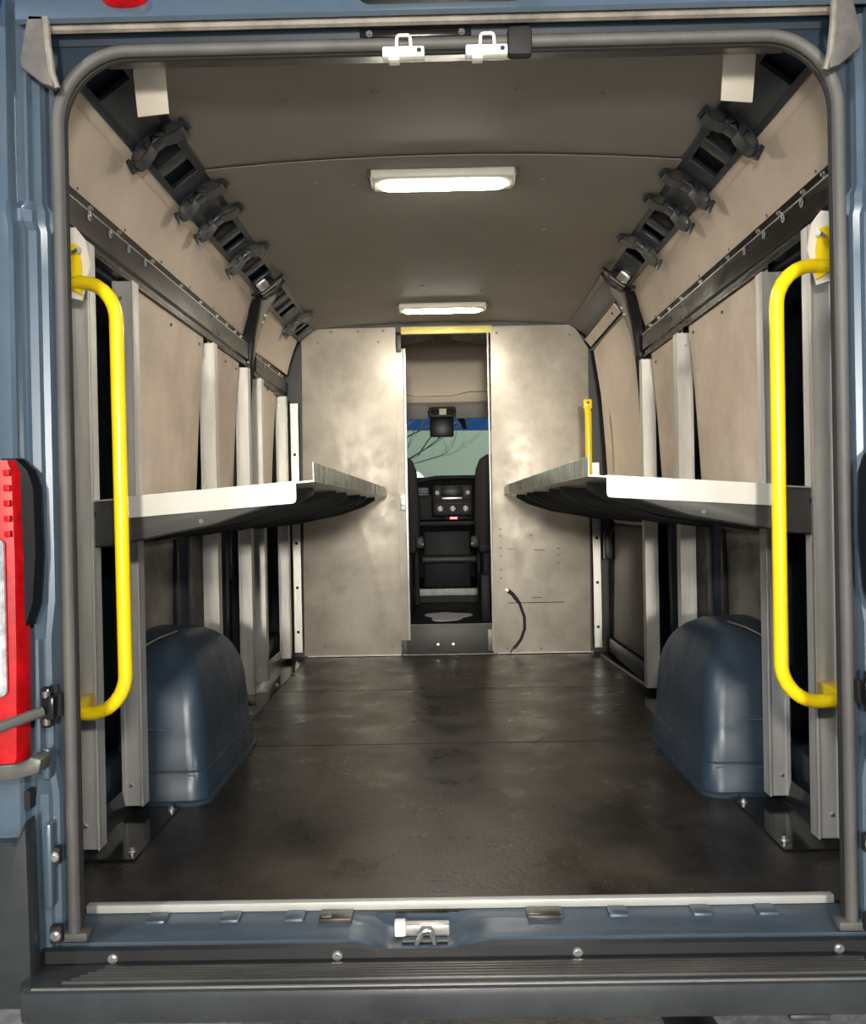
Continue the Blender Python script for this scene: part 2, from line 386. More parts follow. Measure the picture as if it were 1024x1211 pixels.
def panel(name, s, pts, label, m, cat='panel', group=None, th=.005, bend=0., screws=()):
    """pts: four (x, y, z) corners, x positive = outward"""
    b = MB(); n = 8
    (a, c, d, e) = [Vector((s*p[0], p[1], p[2])) for p in pts]
    rings = []
    for i in range(n+1):
        f = i/n; p, q = a.lerp(e, f), c.lerp(d, f); off = Vector((s*bend*math.sin(math.pi*f), 0, 0)); o = Vector((s*th, 0, 0))
        rings.append([p+off, q+off, q+off+o, p+off+o])
    b.loft(rings)
    ob = b.build(name, m); tag(ob, label, cat, group)
    if screws:
        bolts([((s*x, y, z), (-s, 0, 0)) for x, y, z in screws], 'screw', 'steel_mid', ob, .0065, .005)
    return ob
# upper lining boards between belt rail and roof rail
for s in (-1, 1):
    w = side_word[s]
    sc = [(.938, .40+.33*i, 1.705) for i in range(6)]
    panel('lining_board', s, [(.938, .06, 1.694), (.938, 2.24, 1.694), (.868, 2.24, 1.868), (.868, .06, 1.868)],
          'long beige board along the top of the %s wall under the roof rail' % w, 'tan_up', group='beige lining boards', bend=.008, screws=sc)
panel('lining_board', -1, [(.938, 2.42, 1.669), (.915, 3.28, 1.669), (.850, 3.28, 1.868), (.868, 2.42, 1.868)],
      'short beige board on the left wall between curved pillar and partition', 'tan_up', group='beige lining boards', bend=.006)
def low(s, y0, y1, label, name='lining_board'):
    sc = [(.934, y0+.06, 1.515), (.934, (y0+y1)/2, 1.515), (.934, y1-.06, 1.515)] if y1-y0 > .5 else [(.934, y1-.08, 1.5)]
    return panel(name, s, [(.978, y0, .84), (.978, y1, .84), (.934, y1, 1.55), (.934, y0, 1.55)], label, 'tan', group='beige lining boards', bend=.004, screws=sc)
low(-1, .74, 1.55, 'wide beige board above the left shelf, beside the yellow rail')
low(-1, 1.63, 2.14, 'narrow beige board above the left shelf, between third and fourth uprights')
low(-1, 2.52, 3.03, 'beige board above the left shelf, right of the close pair of uprights')
low(1, .74, 1.53, 'wide beige board above the right shelf, beside the yellow rail')
low(1, 1.63, 2.12, 'narrow beige board above the right shelf, between two uprights')
for s in (-1, 1):
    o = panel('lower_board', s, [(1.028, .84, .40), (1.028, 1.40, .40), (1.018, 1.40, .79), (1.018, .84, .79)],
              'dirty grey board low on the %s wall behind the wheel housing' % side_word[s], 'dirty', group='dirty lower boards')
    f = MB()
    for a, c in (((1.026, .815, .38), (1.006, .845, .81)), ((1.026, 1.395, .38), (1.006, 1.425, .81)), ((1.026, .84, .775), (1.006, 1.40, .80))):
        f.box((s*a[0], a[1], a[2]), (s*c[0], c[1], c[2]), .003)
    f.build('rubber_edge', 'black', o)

# belt rails
def belt(s, y0, y1, label, m, dz=0., rings_y=(), bolts_y=()):
    b = MB(); z0, z1 = 1.552+dz, 1.692+dz
    pr = [(.945, z1), (.932, z1), (.930, z1-.012), (.930, z1-.034), (.918, z1-.038), (.918, z0+.034), (.930, z0+.028), (.930, z0+.014), (.922, z0+.006), (.922, z0), (.945, z0)]
    b.prism([(s*x, z) for x, z in pr], 'y', y0, y1)
    o = b.build('belt_rail', m); tag(o, label, 'rail', 'dark belt rails')
    MB().tube([(s*.9175, y0, z1-.0365), (s*.9175, y1, z1-.0365)], .0022, 6).build('bright_edge', 'chrome', o)
    MB().tube([(s*.929, y0, z0+.030), (s*.929, y1, z0+.030)], .0018, 6).build('bright_edge', 'steel_mid', o)
    for y in rings_y:
        ring = [(s*.914, y+.008*math.cos(k*math.pi/6), z1-.051+.011*math.sin(k*math.pi/6)) for k in range(12)]
        MB().tube(ring, .0022, 6, closed=True).build('tie_ring', 'chrome', o)
    for y in bolts_y:
        MB().bolt((s*.930, y, z1-.018), (-s, 0, 0), .008, .009).build('bolt', 'chrome', o)
    return o
belt(-1, .06, 2.26, 'long dark brown rail across the left wall, above the uprights', 'rail', 0, (.42, .56, .70, .84), (.30, .46, .66, .95, 1.25, 1.5, 1.74, 1.9, 2.05, 2.16))
belt(-1, 2.44, 3.26, 'short dark brown rail on the left wall, near the partition', 'rail', -.025, (2.62,), (2.52, 2.6, 2.8, 3.1, 3.18))
belt(1, .06, 2.22, 'long glossy black rail across the right wall', 'rail_blk', 0, (.44, .56, .70, .86), (.34, .46, .62, .78, 1.05, 1.35, 1.6, 1.78, 1.95, 2.1))

# roof rails with clips
def roof_rail(s, label, clips, holes, y1):
    A = Vector((s*.852, 1.872)); B = Vector((s*.752, 1.948)); L = (B-A).length; e = (B-A)/L
    n = Vector((-s*abs(e.y), -abs(e.x)))
    def q(S, T, y): p = A+e*S+n*T; return (p.x, y, p.y)
    def ob(mb, s0, s1, t0, t1, y0, yy, bev=.002):
        mb.hexa([q(s0, t0, y0), q(s1, t0, y0), q(s1, t1, y0), q(s0, t1, y0), q(s0, t0, yy), q(s1, t0, yy), q(s1, t1, yy), q(s0, t1, yy)], bev)
    root = thing('roof_rail', label, 'rail', (s*.8, .06, 1.9), 'roof rails with clips')
    b = MB(); ob(b, -.004, .016, -.012, .012, .06, y1); ob(b, L-.018, L+.006, -.012, .012, .06, y1)
    y = .06; hs = sorted(holes)
    for h0, h1 in hs+[(y1, y1)]:
        if h0-y > .001: ob(b, .010, L-.012, -.006, .010, y, h0)
        y = h1
    b.build('beam', 'clip', root)
    b = MB(); ob(b, -.004, L+.006, -.030, -.022, .06, y1, 0); b.build('back_plate', 'navy', root)
    b = MB(); ob(b, -.034, -.002, -.004, .004, .06, y1, .001); b.build('flange', 'tan_up', root)
    for c in clips:
        k = MB(); hw = .028
        for cs, tilt in ((.018, .28), (L-.018, -.28)):
            ra, rb = [], []
            rings = []
            for yy, inset in ((c-hw, 0), (c+hw, 0), (c+hw, .006), (c-hw, .006)):
                rg = []
                for i in range(18):
                    th = 2*math.pi*i/18; aS = (.046-inset)*math.cos(th); aT = (.016-inset*.8)*math.sin(th)
                    rg.append(q(cs+aS*math.cos(tilt)+aT*math.sin(tilt), .027-aS*math.sin(tilt)*(-1)*(-1)+aT*math.cos(tilt), yy))
                rings.append(rg)
            k.loft(rings+[rings[0]], caps=False)
        ob(k, .03, L-.03, .008, .032, c-hw, c+hw, .004)
        for s0, s1, sg in ((-.036, -.022, -1), (L+.020, L+.034, 1)):
            k.hexa([q(s0, .022, c-hw), q(s1, .022, c-hw), q(s1+sg*.004, .066, c-hw), q(s0+sg*.008, .066, c-hw),
                    q(s0, .022, c+hw), q(s1, .022, c+hw), q(s1+sg*.004, .040, c+hw), q(s0+sg*.004, .040, c+hw)], .003)
        k.build('clip', 'clip', root)
    return root, q
rl, ql = roof_rail(-1, 'dark roof rail with plastic clips along the left edge of the ceiling', (.58, 1.00, 1.22, 1.66, 2.90),
                   [(.10, .30), (.64, .73), (.78, .88), (1.30, 1.42), (1.47, 1.55), (1.74, 1.85), (1.90, 2.02), (2.30, 2.42), (2.47, 2.56), (2.61, 2.7), (2.98, 3.06), (3.1, 3.18)], 3.30)
rr, qr = roof_rail(1, 'dark roof rail with plastic clips along the right edge of the ceiling', (.58, 1.00, 1.22, 1.66),
                   [(.10, .30), (.64, .73), (.78, .88), (1.30, 1.42), (1.47, 1.55), (1.74, 1.85)], 3.30)
# bent metal catches hanging on the rails by the pillars
for s, q in ((-1, ql), (1, qr)):
    root = thing('rail_catch', 'bent black metal catch hung on the %s roof rail above the curved pillar' % side_word[s], 'catch', q(.06, .03, 2.16), 'metal catches by the curved pillars')
    b = MB(); b.tube([q(-.02, .03, 2.06), q(.03, .045, 2.05), (q(.08, .04, 2.06)), q(.14, .035, 2.08), q(.14, .03, 2.16), q(.08, .045, 2.18), q(.02, .045, 2.17), q(-.02, .03, 2.14)], .007, 8, closed=True)
    b.build('loop', 'clip_blk', root)
    MB().hexa([q(.01, .012, 2.06), q(.10, .012, 2.06), q(.10, .05, 2.06), q(.01, .05, 2.06), q(.02, .012, 2.2), q(.09, .012, 2.2), q(.09, .03, 2.2), q(.02, .03, 2.2)], .006).build('body', 'clip_blk', root)
    MB().hexa([q(.02, .012, 2.02), q(.07, .012, 2.02), q(.07, .024, 2.02), q(.02, .024, 2.02), q(.02, .012, 2.05), q(.07, .012, 2.05), q(.07, .05, 2.05), q(.02, .05, 2.05)], .003).build('tongue', 'chrome', root)
# white plates at the rear ends of the roof rails
for s in (-1, 1):
    o = MB().hexa([(s*.745, .275, 1.945), (s*.668, .275, 1.952), (s*.668, .279, 1.952), (s*.745, .279, 1.945),
                   (s*.752, .325, 1.848), (s*.675, .325, 1.855), (s*.675, .329, 1.855), (s*.752, .329, 1.848)], .001).build('cover_plate', 'white')
    tag(o, 'blank white plate hanging at the ceiling\'s rear %s corner' % side_word[s], 'plate', 'white plates')

# curved pillars between cargo wall and front bay
for s in (-1, 1):
    b = MB(); rg = []
    for z, x, y0, y1, th in ((1.90, .80, 2.15, 2.37, .05), (1.84, .838, 2.19, 2.37, .05), (1.76, .870, 2.235, 2.365, .045), (1.68, .895, 2.262, 2.36, .04), (1.58, .913, 2.275, 2.35, .035), (1.40, .928, 2.29, 2.345, .03), (1.0, .945, 2.30, 2.345, .03), (.05, .955, 2.30, 2.345, .03)):
        rg.append([(s*x, y0, z), (s*(x-.012), (y0+y1)/2-.01, z), (s*x, y1, z), (s*(x+th), y1, z), (s*(x+th), y0, z)])
    b.loft(rg); o = b.build('curved_pillar', 'clip_blk'); tag(o, 'glossy black curved pillar on the %s wall, wide at the roof rail' % side_word[s], 'pillar', 'curved black pillars')
    bolts([((s*x, y, z), (-s, 0, -.4)) for z, x, y in ((1.80, .845, 2.30), (1.77, .857, 2.30))], 'bolt', 'chrome', o, .008, .008)

# wheel housings
def wheel(s):
    b = MB(); rings = []
    for z, y0, y1, x in ((0, .765, 1.485, .735), (.012, .762, 1.485, .735), (.014, .775, 1.472, .744), (.095, .782, 1.466, .748), (.105, .790, 1.460, .754), (.20, .798, 1.45, .757), (.29, .808, 1.44, .764), (.34, .822, 1.425, .774),
                         (.385, .850, 1.40, .790), (.42, .885, 1.37, .810), (.45, .93, 1.33, .838), (.472, .985, 1.28, .870), (.484, 1.04, 1.22, .91), (.488, 1.09, 1.17, .95)):
        r = min(.055, (y1-y0)*.35); pts = [(1.01, y0)]
        pts += [(p[0], p[1]) for p in [(x+r-r*math.sin(R(a)), y0+r-r*math.cos(R(a))) for a in range(0, 91, 15)]]
        pts += [(x+r-r*math.cos(R(a)), y1-r+r*math.sin(R(a))) for a in range(0, 91, 15)] + [(1.01, y1)]
        rings.append([(s*px, py, z) for px, py in pts])
    b.loft(rings)
    o = b.build('wheel_housing', 'wheel_paint', ang=50)
    tag(o, 'dark blue painted wheel housing on the floor at the %s wall' % side_word[s], 'wheel housing', 'wheel housings')
    sm = MB(); sm.tube([(s*.99, .795, .225), (s*.86, .795, .222), (s*.80, .812, .205), (s*.772, .845, .19)], .0028, 6); sm.build('seam', 'paint', o)
    lp_ = [(.99, .782)] + [(.746+.055-.055*math.sin(R(a)), .782+.055-.055*math.cos(R(a))) for a in range(0, 91, 15)] + [(.747, 1.40)]
    MB().tube([(s*x, y, .098) for x, y in lp_], .0035, 6).build('ledge', 'wheel_paint', o)
    MB().tube([(s*(.748+.03), .783, .086), (s*(.93), .783, .086)], .0022, 6).build('scuffed_edge', 'steel_mid', o)
    MB().tube([(s*.97, .90, .455), (s*.93, .95, .477), (s*.90, 1.03, .486)], .003, 6).build('edge_trim', 'chrome', o)
    return o
wheel(-1); wheel(1)

# kick plates along the wall foot
def kick(s, y0, y1, x, label, bolts, lip=True):
    b = MB(); t = .003
    b.strip([(s*x, .0035), (s*.948, .0035), (s*.962, .075)], t, 'y', y0, y1)
    o = b.build('kick_plate', 'kick'); tag(o, label, 'plate', 'black wall foot plates')
    MB().tube([(s*.950, y0, .0065), (s*.950, y1, .0065)], .002, 6).build('bright_fold', 'steel_mid', o)
    for bx, by in bolts: MB().bolt((s*bx, by, .005), (0, 0, 1), .010, .012).build('bolt', 'chrome', o)
    return o
kick(-1, .37, .755, .815, 'glossy black plate on the floor between left wheel housing and rear door', [(.835, .41), (.80+.03, .72)])
kick(1, .37, .755, .815, 'glossy black plate on the floor between right wheel housing and rear door', [(.835, .42), (.832, .71)])
kick(-1, 1.50, 3.26, .835, 'long glossy black plate on the floor along the left wall, near the partition', [(.86, 1.9), (.86, 2.5), (.86, 3.1)])
kick(1, 1.50, 2.12, .835, 'short glossy black plate on the floor ahead of the right wheel housing', [(.86, 1.75)])

# ------------------------------------------------------------------ FOLD-DOWN SHELVES
def shelf(s, label):
    root = thing('wall_shelf', label, 'shelf', (s*.9, .37, .905), 'long fold-down shelves')
    xa, xl, Y0, Y1 = .935, .343, .37, 3.235
    zA, zL = .905, .948                                             # deck tilts up to the aisle
    def zd(x): return zA+(zL-zA)*(xa-x)/(xa-xl)
    b = MB(); b.strip([(s*.895, zd(.895)), (s*xl, zd(xl))], .004, 'y', Y0, Y1); b.build('deck', 'alu', root)
    # upturned aisle lip
    b = MB(); b.box((s*xl, Y0+.004, zL-.002), (s*(xl+.004), Y1-.13, zL+.048), .001, 1)
    b.build('front_lip', 'alu_edge', root)
    MB().box((s*xl, Y1-.125, zL-.004), (s*(xl+.004), Y1, zL+.042), .001, 1).build('front_lip', 'alu_edge', root)
    # folded end flange facing the rear door
    pts = [(.815, zd(.815)+.004), (.388, zd(.388)+.004)]
    pts += [(.388, zd(.388)-.040)] + [(.398-.010*math.cos(R(a)), zd(.395)-.042-.010*math.sin(R(a))) for a in (30, 60, 90)] + [(.815, zd(.815)-.050)]
    MB().prism([(s*x, z) for x, z in pts], 'y', Y0-.004, Y0).build('end_flange', 'alu_white', root)
    # cantilever arms under the deck
    for i, y in enumerate((.375, .735, 1.29, 1.62, 2.21, 2.51, 3.10)):
        b = MB(); nr = i == 0
        pf = [(.945, zd(.945)-.002), (.40, zd(.40)-.003), (.40, zd(.4)-.022), (.47, zd(.47)-.055), (.60, zd(.6)-.088), (.86, .793), (.945, .787)]
        if not nr: pf = [(x, z-(.0 if x > .8 else 0)) for x, z in pf]
        b.prism([(s*x, z) for x, z in pf], 'y', y, y+.004, .0006)
        b.box((s*.86, y, .787), (s*.60, y+.03, .790)) if False else None
        low_ = [p for p in pf[2:]]
        b.loft([[(s*x, y, z), (s*x, y+.035, z), (s*x, y+.035, z+.003), (s*x, y, z+.003)] for x, z in low_])
        arm = b.build('support_arm', 'steel_dk', root)
        if nr:
            for hx, hz, r in ((.905, zA-.03, .011), (.905, zA-.085, .008)): MB().cyl((s*hx, y-.0008, hz), (s*hx, y+.0004, hz), r, 12).build('bolt_hole', 'black_gap', arm)
            MB().bolt((s*.63, y-.001, zd(.63)-.075), (0, -1, 0), .006, .005).build('rivet', 'steel_mid', arm)
    # stiffening channels below the deck
    for x0, x1, dz in ((.52, .58, .024), (.70, .78, .03)):
        b = MB(); b.strip([(s*x0, zd(x0)-.004), (s*x0, zd(x0)-dz), (s*x1, zd(x1)-dz), (s*x1, zd(x1)-.004)], .003, 'y', .42, Y1-.03)
        b.build('stiffener', 'steel_dk', root)
    return root
shelf(-1, 'long metal shelf folded out from the left wall, raised front lip')
shelf(1, 'long metal shelf folded out from the right wall, raised front lip')

# ------------------------------------------------------------------ YELLOW RAILS
def rail_path(s, pts, r, n=8):
    out = []
    P = [Vector(p) for p in pts]
    for i, p in enumerate(P):
        if i in (0, len(P)-1): out.append(p); continue
        a = (P[i-1]-p).normalized(); c = (P[i+1]-p).normalized()
        ang = a.angle(c); d = r/math.tan(ang/2); p0, p1 = p+a*d, p+c*d
        ce = p+(a+c).normalized()*(r/math.sin(ang/2))
        for k in range(n+1):
            v = (p0-ce).lerp(p1-ce, k/n).normalized()*r; out.append(ce+v)
    return out
for s in (-1, 1):
    y = .235
    root = thing('grab_rail', 'yellow grab rail standing upright just inside the %s edge of the rear opening' % side_word[s], 'grab rail', (s*.88, y, .42), 'yellow grab rails')
    xv = .782 if s < 0 else .767
    pth = rail_path(s, [(s*.895, y+.02, 1.425), (s*xv, y, 1.432), (s*(xv-.005), y, .402), (s*.925, y+.02, .402)], .095)
    MB().tube(pth, .0165, 16).build('tube', 'yellow', root)
    MB().prism([(s*.868, 1.395), (s*.912, 1.42), (s*.908, 1.50), (s*.896, 1.522), (s*.876, 1.515), (s*.868, 1.47)], 'y', y+.016, y+.024, .002).build('flange', 'yellow', root)
    MB().prism([(s*.852, 1.47), (s*.872, 1.385), (s*.925, 1.40), (s*.93, 1.555), (s*.885, 1.56), (s*.862, 1.53)], 'y', y+.026, y+.030).build('mounting_plate', 'white', root)
    MB().cyl((s*.888, y+.016, 1.495), (s*.86, y-.014, 1.495), .006, 10).build('bolt', 'chrome', root)
    MB().box((s*.955, y+.02, .38), (s*.90, y+.135, .425), .003).build('foot_bracket', 'yellow', root)
    MB().box((s*.905, y+.024, 1.44), (s*.95, y+.137, 1.52), .003).build('standoff', 'white', root)
o = thing('grab_bar', 'thin yellow handle standing by the side door beyond the right shelf', 'handle', (.76, 3.0, .8))
MB().tube([(.87, 3.262, .89), (.85, 3.22, .89), (.80, 3.02, .90), (.79, 2.98, .94), (.79, 2.97, 1.30), (.79, 2.97, 1.38), (.785, 2.985, 1.42)], .018, 12).build('tube', 'yellow', o)
MB().box((.765, 2.965, 1.40), (.812, 2.985, 1.455), .008).build('end_plate', 'yellow', o)
MB().bolt((.79, 2.965, 1.435), (0, -1, 0), .007, .004).build('bolt', 'steel_dk', o)

# ------------------------------------------------------------------ CEILING LIGHTS
def light(y, label):
    root = thing('ceiling_light', label, 'light', (.0, y, 1.96), 'ceiling lights')
    zc = 1.964
    MB().box((-.235, y-.066, zc-.024), (.235, y+.066, zc+.006), .010, 3).build('housing', 'cream', root)
    pts = [(x, zz) for x, zz in arc(-.17, y+.008, .036, 90, 270, 8)+arc(.17, y+.008, .036, -90, 90, 8)]
    MB().prism(pts, 'z', zc-.031, zc-.018, .002).build('diffuser', 'lamp', root)
    for s in (-1, 1): MB().box((s*.232, y-.07, zc-.026), (s*.242, y+.02, zc+.002), .002).build('end_clip', 'steel_mid', root)
    return root
l1 = light(1.06, 'lit rectangular lamp on the ceiling, the larger looking one near the rear')
l2 = copy_tree(l1, (0, 1.85, .004), 'lit rectangular lamp on the ceiling just above the partition doorway')

# cream catches on the header
def striker(x, label):
    root = thing('door_catch', label, 'catch', (x, -.02, 1.80), 'cream door catches')
    MB().box((x-.043, -.032, 1.795), (x+.043, -.004, 1.817), .004).build('base', 'cream', root)
    MB().box((x-.030, -.034, 1.787), (x-.008, -.010, 1.797), .002).build('tab', 'cream', root)
    MB().tube(rail_path(1, [(x-.014, -.030, 1.812), (x-.012, -.038, 1.834), (x+.014, -.038, 1.834), (x+.016, -.030, 1.812)], .006, 4), .0034, 8).build('loop', 'cream', root)
    MB().cyl((x+.032, -.0325, 1.807), (x+.032, -.0315, 1.807), .005, 10).build('screw', 'black', root)
    return root
st = striker(-.085, 'left cream steel catch hanging under the header seal')
copy_tree(st, (.170, 0, 0), 'right cream steel catch under the header seal, beside the tape')
MB_ = MB().box((-.085-.09, -.012, 1.846), (.085-.03, -.002, 1.866), .003).build('header_bracket', 'clip_blk'); tag(MB_, 'flat dark bracket screwed to the header above the two catches', 'bracket')
bolts([((x, -.012, 1.852), (0, -1, 0)) for x in (-.155, .035)], 'screw', 'steel_mid', MB_, .007, .005)

# ------------------------------------------------------------------ PARTITION
b = MB()
for s in (-1, 1): b.prism([(s*.835, -.03), (s*1.05, -.03), (s*1.05, 1.3), (s*.985, 1.68), (s*.91, 1.865), (s*.84, 1.95), (s*.70, 1.99), (s*.70, 1.93), (s*.76, 1.93), (s*.80, 1.90), (s*.825, 1.80), (s*.845, 1.7)], 'y', YB+.04, YB+.06)
b.box((-.75, YB+.012, 1.92), (.75, YB+.06, 2.04))
b.box((-.86, YB+.008, -.03), (-.27, YB+.05, .05)); b.box((.28, YB+.03, -.03), (.86, YB+.05, .05))
struct(b.build('wall_front', 'black'))
def part_panel(poly, label, rv):
    o = MB().prism(poly, 'y', YB, YB+.006, .0008).build('partition_panel', 'alu_sheet'); tag(o, label, 'partition panel', 'aluminium partition panels')
    bolts([((x, YB, z), (0, -1, 0)) for x, z in rv], 'rivet', 'steel_mid', o, .007, .004)
    f = MB(); xs = [p[0] for p in poly]
    f.box((min(xs)+.02, YB-.012, .004), (max(xs)-.003, YB-.001, .010)); f.build('bottom_edge', 'alu_white', o)
    return o
lp = [(-.853, .008), (-.278, .008), (-.278, 1.945), (-.755, 1.945)] + [(x, z) for x, z in arc(-.755, 1.855, .085, 95, 175, 6)] + [(-.835, 1.84)]
pl = part_panel(lp, 'scuffed aluminium partition panel left of the doorway', [(-.73, .06), (-.33, .06), (-.66, 1.925), (-.5, 1.925), (-.35, 1.925), (-.74, 1.86), (-.38, 1.86)])
rp_ = [(.268, .008), (.842, .008), (.858, 1.80), (.772, 1.94), (.284, 1.94)]
prr = part_panel(rp_, 'scuffed aluminium partition panel right of the doorway, with hanging strap', [(.32, .74), (.32, .70), (.32, .63), (.32, .58), (.32, .5), (.32, .45), (.5, .70), (.66, .62), (.66, .58), (.66, .53), (.32, 1.9), (.75, 1.88), (.35, .03), (.55, .03)])
for x0, z0, x1, z1 in ((.36, .300, .69, .304), (.36, .62, .40, .623), (.52, .61, .58, .613), (.50, .33, .56, .333)): MB().box((x0, YB-.0012, z0), (x1, YB, z1)).build('scratch', 'black_gap', prr)
MB().box((.262, YB-.004, .02), (.272, YB+.03, 1.935), .001).build('door_jamb', 'alu_white', prr)
# lintel
struct(MB().box((-.245, YB-.006, 1.902), (.292, YB+.03, 1.945), .002).build('trim_2', 'yellow_dull'))
# sliding door leaf edge in the doorway
o = thing('partition_door', 'narrow aluminium edge of the sliding door at the doorway\'s left', 'door', (-.24, YB+.02, .09))
MB().box((-.62, YB+.012, .09), (-.232, YB+.034, 1.82), .002).build('leaf', 'alu_sheet', o)
MB().box((-.238, YB+.008, .09), (-.222, YB+.040, 1.82), .002).build('edge_strip', 'alu', o)
MB().box((-.272, YB-.004, .86), (-.236, YB+.012, .96), .003).build('latch', 'alu', o)
MB().box((-.266, YB-.008, .885), (-.244, YB-.003, .935), .002).build('latch_button', 'chrome', o)
MB().box((-.276, YB+.0, 1.80), (-.246, YB+.012, 1.90), .003).build('roller_bracket', 'steel_dk', o)
# strap
o = thing('rubber_strap', 'curved black rubber strap hanging on the right partition panel', 'strap', (.36, YB-.02, .02))
pth = [(.352, YB-.014, .382), (.385, YB-.016, .355), (.425, YB-.016, .30), (.452, YB-.016, .22), (.452, YB-.016, .15), (.430, YB-.016, .09), (.405, YB-.016, .055), (.385, YB-.016, .035)]
sm = []
for i in range(len(pth)-1):
    for f in (0, .5): sm.append(tuple(pth[i][j]*(1-f)+pth[i+1][j]*f for j in range(3)))
sm.append(pth[-1])
MB().tube(sm, [.013-.0005*i if i < 4 else .0085 for i in range(len(sm))], 8, sq=(1, .6)).build('strap', 'rubber_dk', o)
MB().bolt((.352, YB-.022, .382), (0, -1, 0), .009, .005).build('bolt', 'chrome', o)
MB().tube([(.385, YB-.016, .035), (.372, YB-.018, .025), (.366, YB-.018, .008)], .004, 6).build('hook', 'steel_dk', o)

# ------------------------------------------------------------------ SIDE DOOR (right)
d = struct(MB().box((.965, 2.35, .02), (1.02, 3.36, 1.80), .01).build('door_1', 'navy'))
MB().loft([[(.965, 2.40, .84), (.93, 3.12, .84), (.934, 3.12, .84), (.969, 2.40, .84)],
           [(.95, 2.38, 1.2), (.915, 3.14, 1.2), (.919, 3.14, 1.2), (.954, 2.38, 1.2)],
           [(.925, 2.36, 1.5), (.90, 3.17, 1.5), (.904, 3.17, 1.5), (.929, 2.36, 1.5)],
           [(.872, 2.36, 1.80), (.868, 3.20, 1.76), (.872, 3.20, 1.76), (.876, 2.36, 1.80)]]).build('upper_lining', 'tan_up', d)
MB().box((.945, 2.38, .77), (.950, 3.08, .835), .001).build('middle_lining', 'tan_up', d)
MB().hexa([(.950, 2.38, .12), (.935, 3.10, .12), (.94, 3.10, .12), (.955, 2.38, .12), (.950, 2.38, .755), (.935, 3.02, .755), (.94, 3.02, .755), (.955, 2.38, .755)], .001).build('lower_lining', 'door_lo', d)
MB().box((.955, 2.36, .02), (.925, 3.2, .11), .01).build('kick_rail', 'navy_blue', d)
MB().hexa([(.935, 2.33, -.001), (.945, 2.33, -.001), (.890, 3.24, -.001), (.880, 3.24, -.001), (.935, 2.33, .010), (.945, 2.33, .010), (.890, 3.24, .010), (.880, 3.24, .010)], .001).build('sill_strip', 'alu_white', d)
MB().box((.90, 3.13, .56), (.955, 3.20, .72), .008).build('lock_box', 'black', d)
MB().tube([(.936, 3.06, .74), (.925, 3.09, .70), (.925, 3.10, .62)], .006, 8).build('latch_rod', 'steel_dk', d)
tk = thing('door_track', 'slotted metal track above the side door, below the right roof rail', 'track', (.84, 2.4, 1.84))
MB().hexa([(.858, 2.40, 1.800), (.824, 2.40, 1.842), (.828, 2.40, 1.846), (.862, 2.40, 1.804), (.858, 3.24, 1.79), (.824, 3.24, 1.832), (.828, 3.24, 1.836), (.862, 3.24, 1.794)]).build('track', 'tan_up', tk)
for y in (2.5, 2.68, 2.86, 3.02, 3.1): k = MB(); k.hexa([(.843, y, 1.816), (.836, y, 1.825), (.838, y, 1.827), (.845, y, 1.818), (.843, y+.03, 1.816), (.836, y+.03, 1.825), (.838, y+.03, 1.827), (.845, y+.03, 1.818)]); k.build('slot', 'black_gap', tk)
MB().tube([(.874, 2.38, 1.792), (.872, 3.24, 1.775)], .008, 8).build('guide_bar', 'steel_mid', tk)

# ------------------------------------------------------------------ REAR EXTERIOR FITTINGS
def tail(s, label):
    root = thing('tail_light', label, 'tail light', (s*.9, -.07, .38), 'rear tail lights')
    b = MB(); rg = []
    for z, xi in ((.385, .872), (.395, .868), (.60, .864), (.80, .863), (.96, .866), (.985, .874)):
        rg.append([(s*xi, -.075, z), (s*(xi+.008), -.094, z), (s*.93, -.11, z), (s*1.03, -.10, z), (s*1.05, -.05, z), (s*xi, -.05, z)])
    b.loft(rg); b.build('red_lens', 'red', root)
    b = MB(); rg = []
    for z, xi in ((.655, .853), (.70, .838), (.80, .830), (.93, .832), (.965, .843), (.99, .868)):
        xi -= .02 if s > 0 else 0
        rg.append([(s*xi, -.058, z), (s*(xi+.01), -.072, z), (s*.90, -.080, z), (s*.90, -.05, z), (s*(xi+.002), -.046, z)])
    b.loft(rg); b.build('housing', 'lamp_black', root)
    MB().box((s*.884, -.118, .52), (s*1.0, -.10, .83), .012, 3).build('reversing_lens', 'clear', root)
    MB().prism([(s*.88, .352), (s*.83, .365), (s*.824, .392), (s*.845, .398), (s*.87, .384), (s*.96, .382), (s*.96, .352)], 'y', -.10, -.05, .005).build('lower_trim', 'steel_mid', root)
    for z in (.90, .93, .96, .87, .84): MB().box((s*.872, -.1085, z-.006), (s*.884, -.100, z+.006), .001).build('reflector_cell', 'blue_stk' if False else 'red', root)
    return root
tail(-1, 'red tail light with clear lens on the left rear pillar')
tail(1, 'black tail light housing showing at the picture\'s right edge')
def hinge(s, label):
    root = thing('hinge_bracket', label, 'hinge', (s*.83, -.06, .47), 'rear door hinges')
    MB().box((s*.812, -.068, .462), (s*.838, -.030, .510), .004).build('block', 'clip_blk', root)
    MB().box((s*.822, -.062, .505), (s*.842, -.035, .528), .006).build('knuckle', 'clip_blk', root)
    MB().box((s*.822, -.062, .444), (s*.842, -.035, .466), .006).build('knuckle', 'clip_blk', root)
    MB().cyl((s*.83, -.06, .452), (s*.83, -.06, .52), .008, 10).build('pin', 'steel_mid', root)
    if s < 0:
        MB().tube([(s*.832, -.072, .482), (s*.86, -.10, .474), (s*.90, -.14, .462), (s*.96, -.2, .45)], .011, 10).build('check_arm', 'steel_mid', root)
    return root
hinge(-1, 'black door hinge with a grey arm across the red tail light')
hinge(1, 'black door hinge on the right rear pillar')
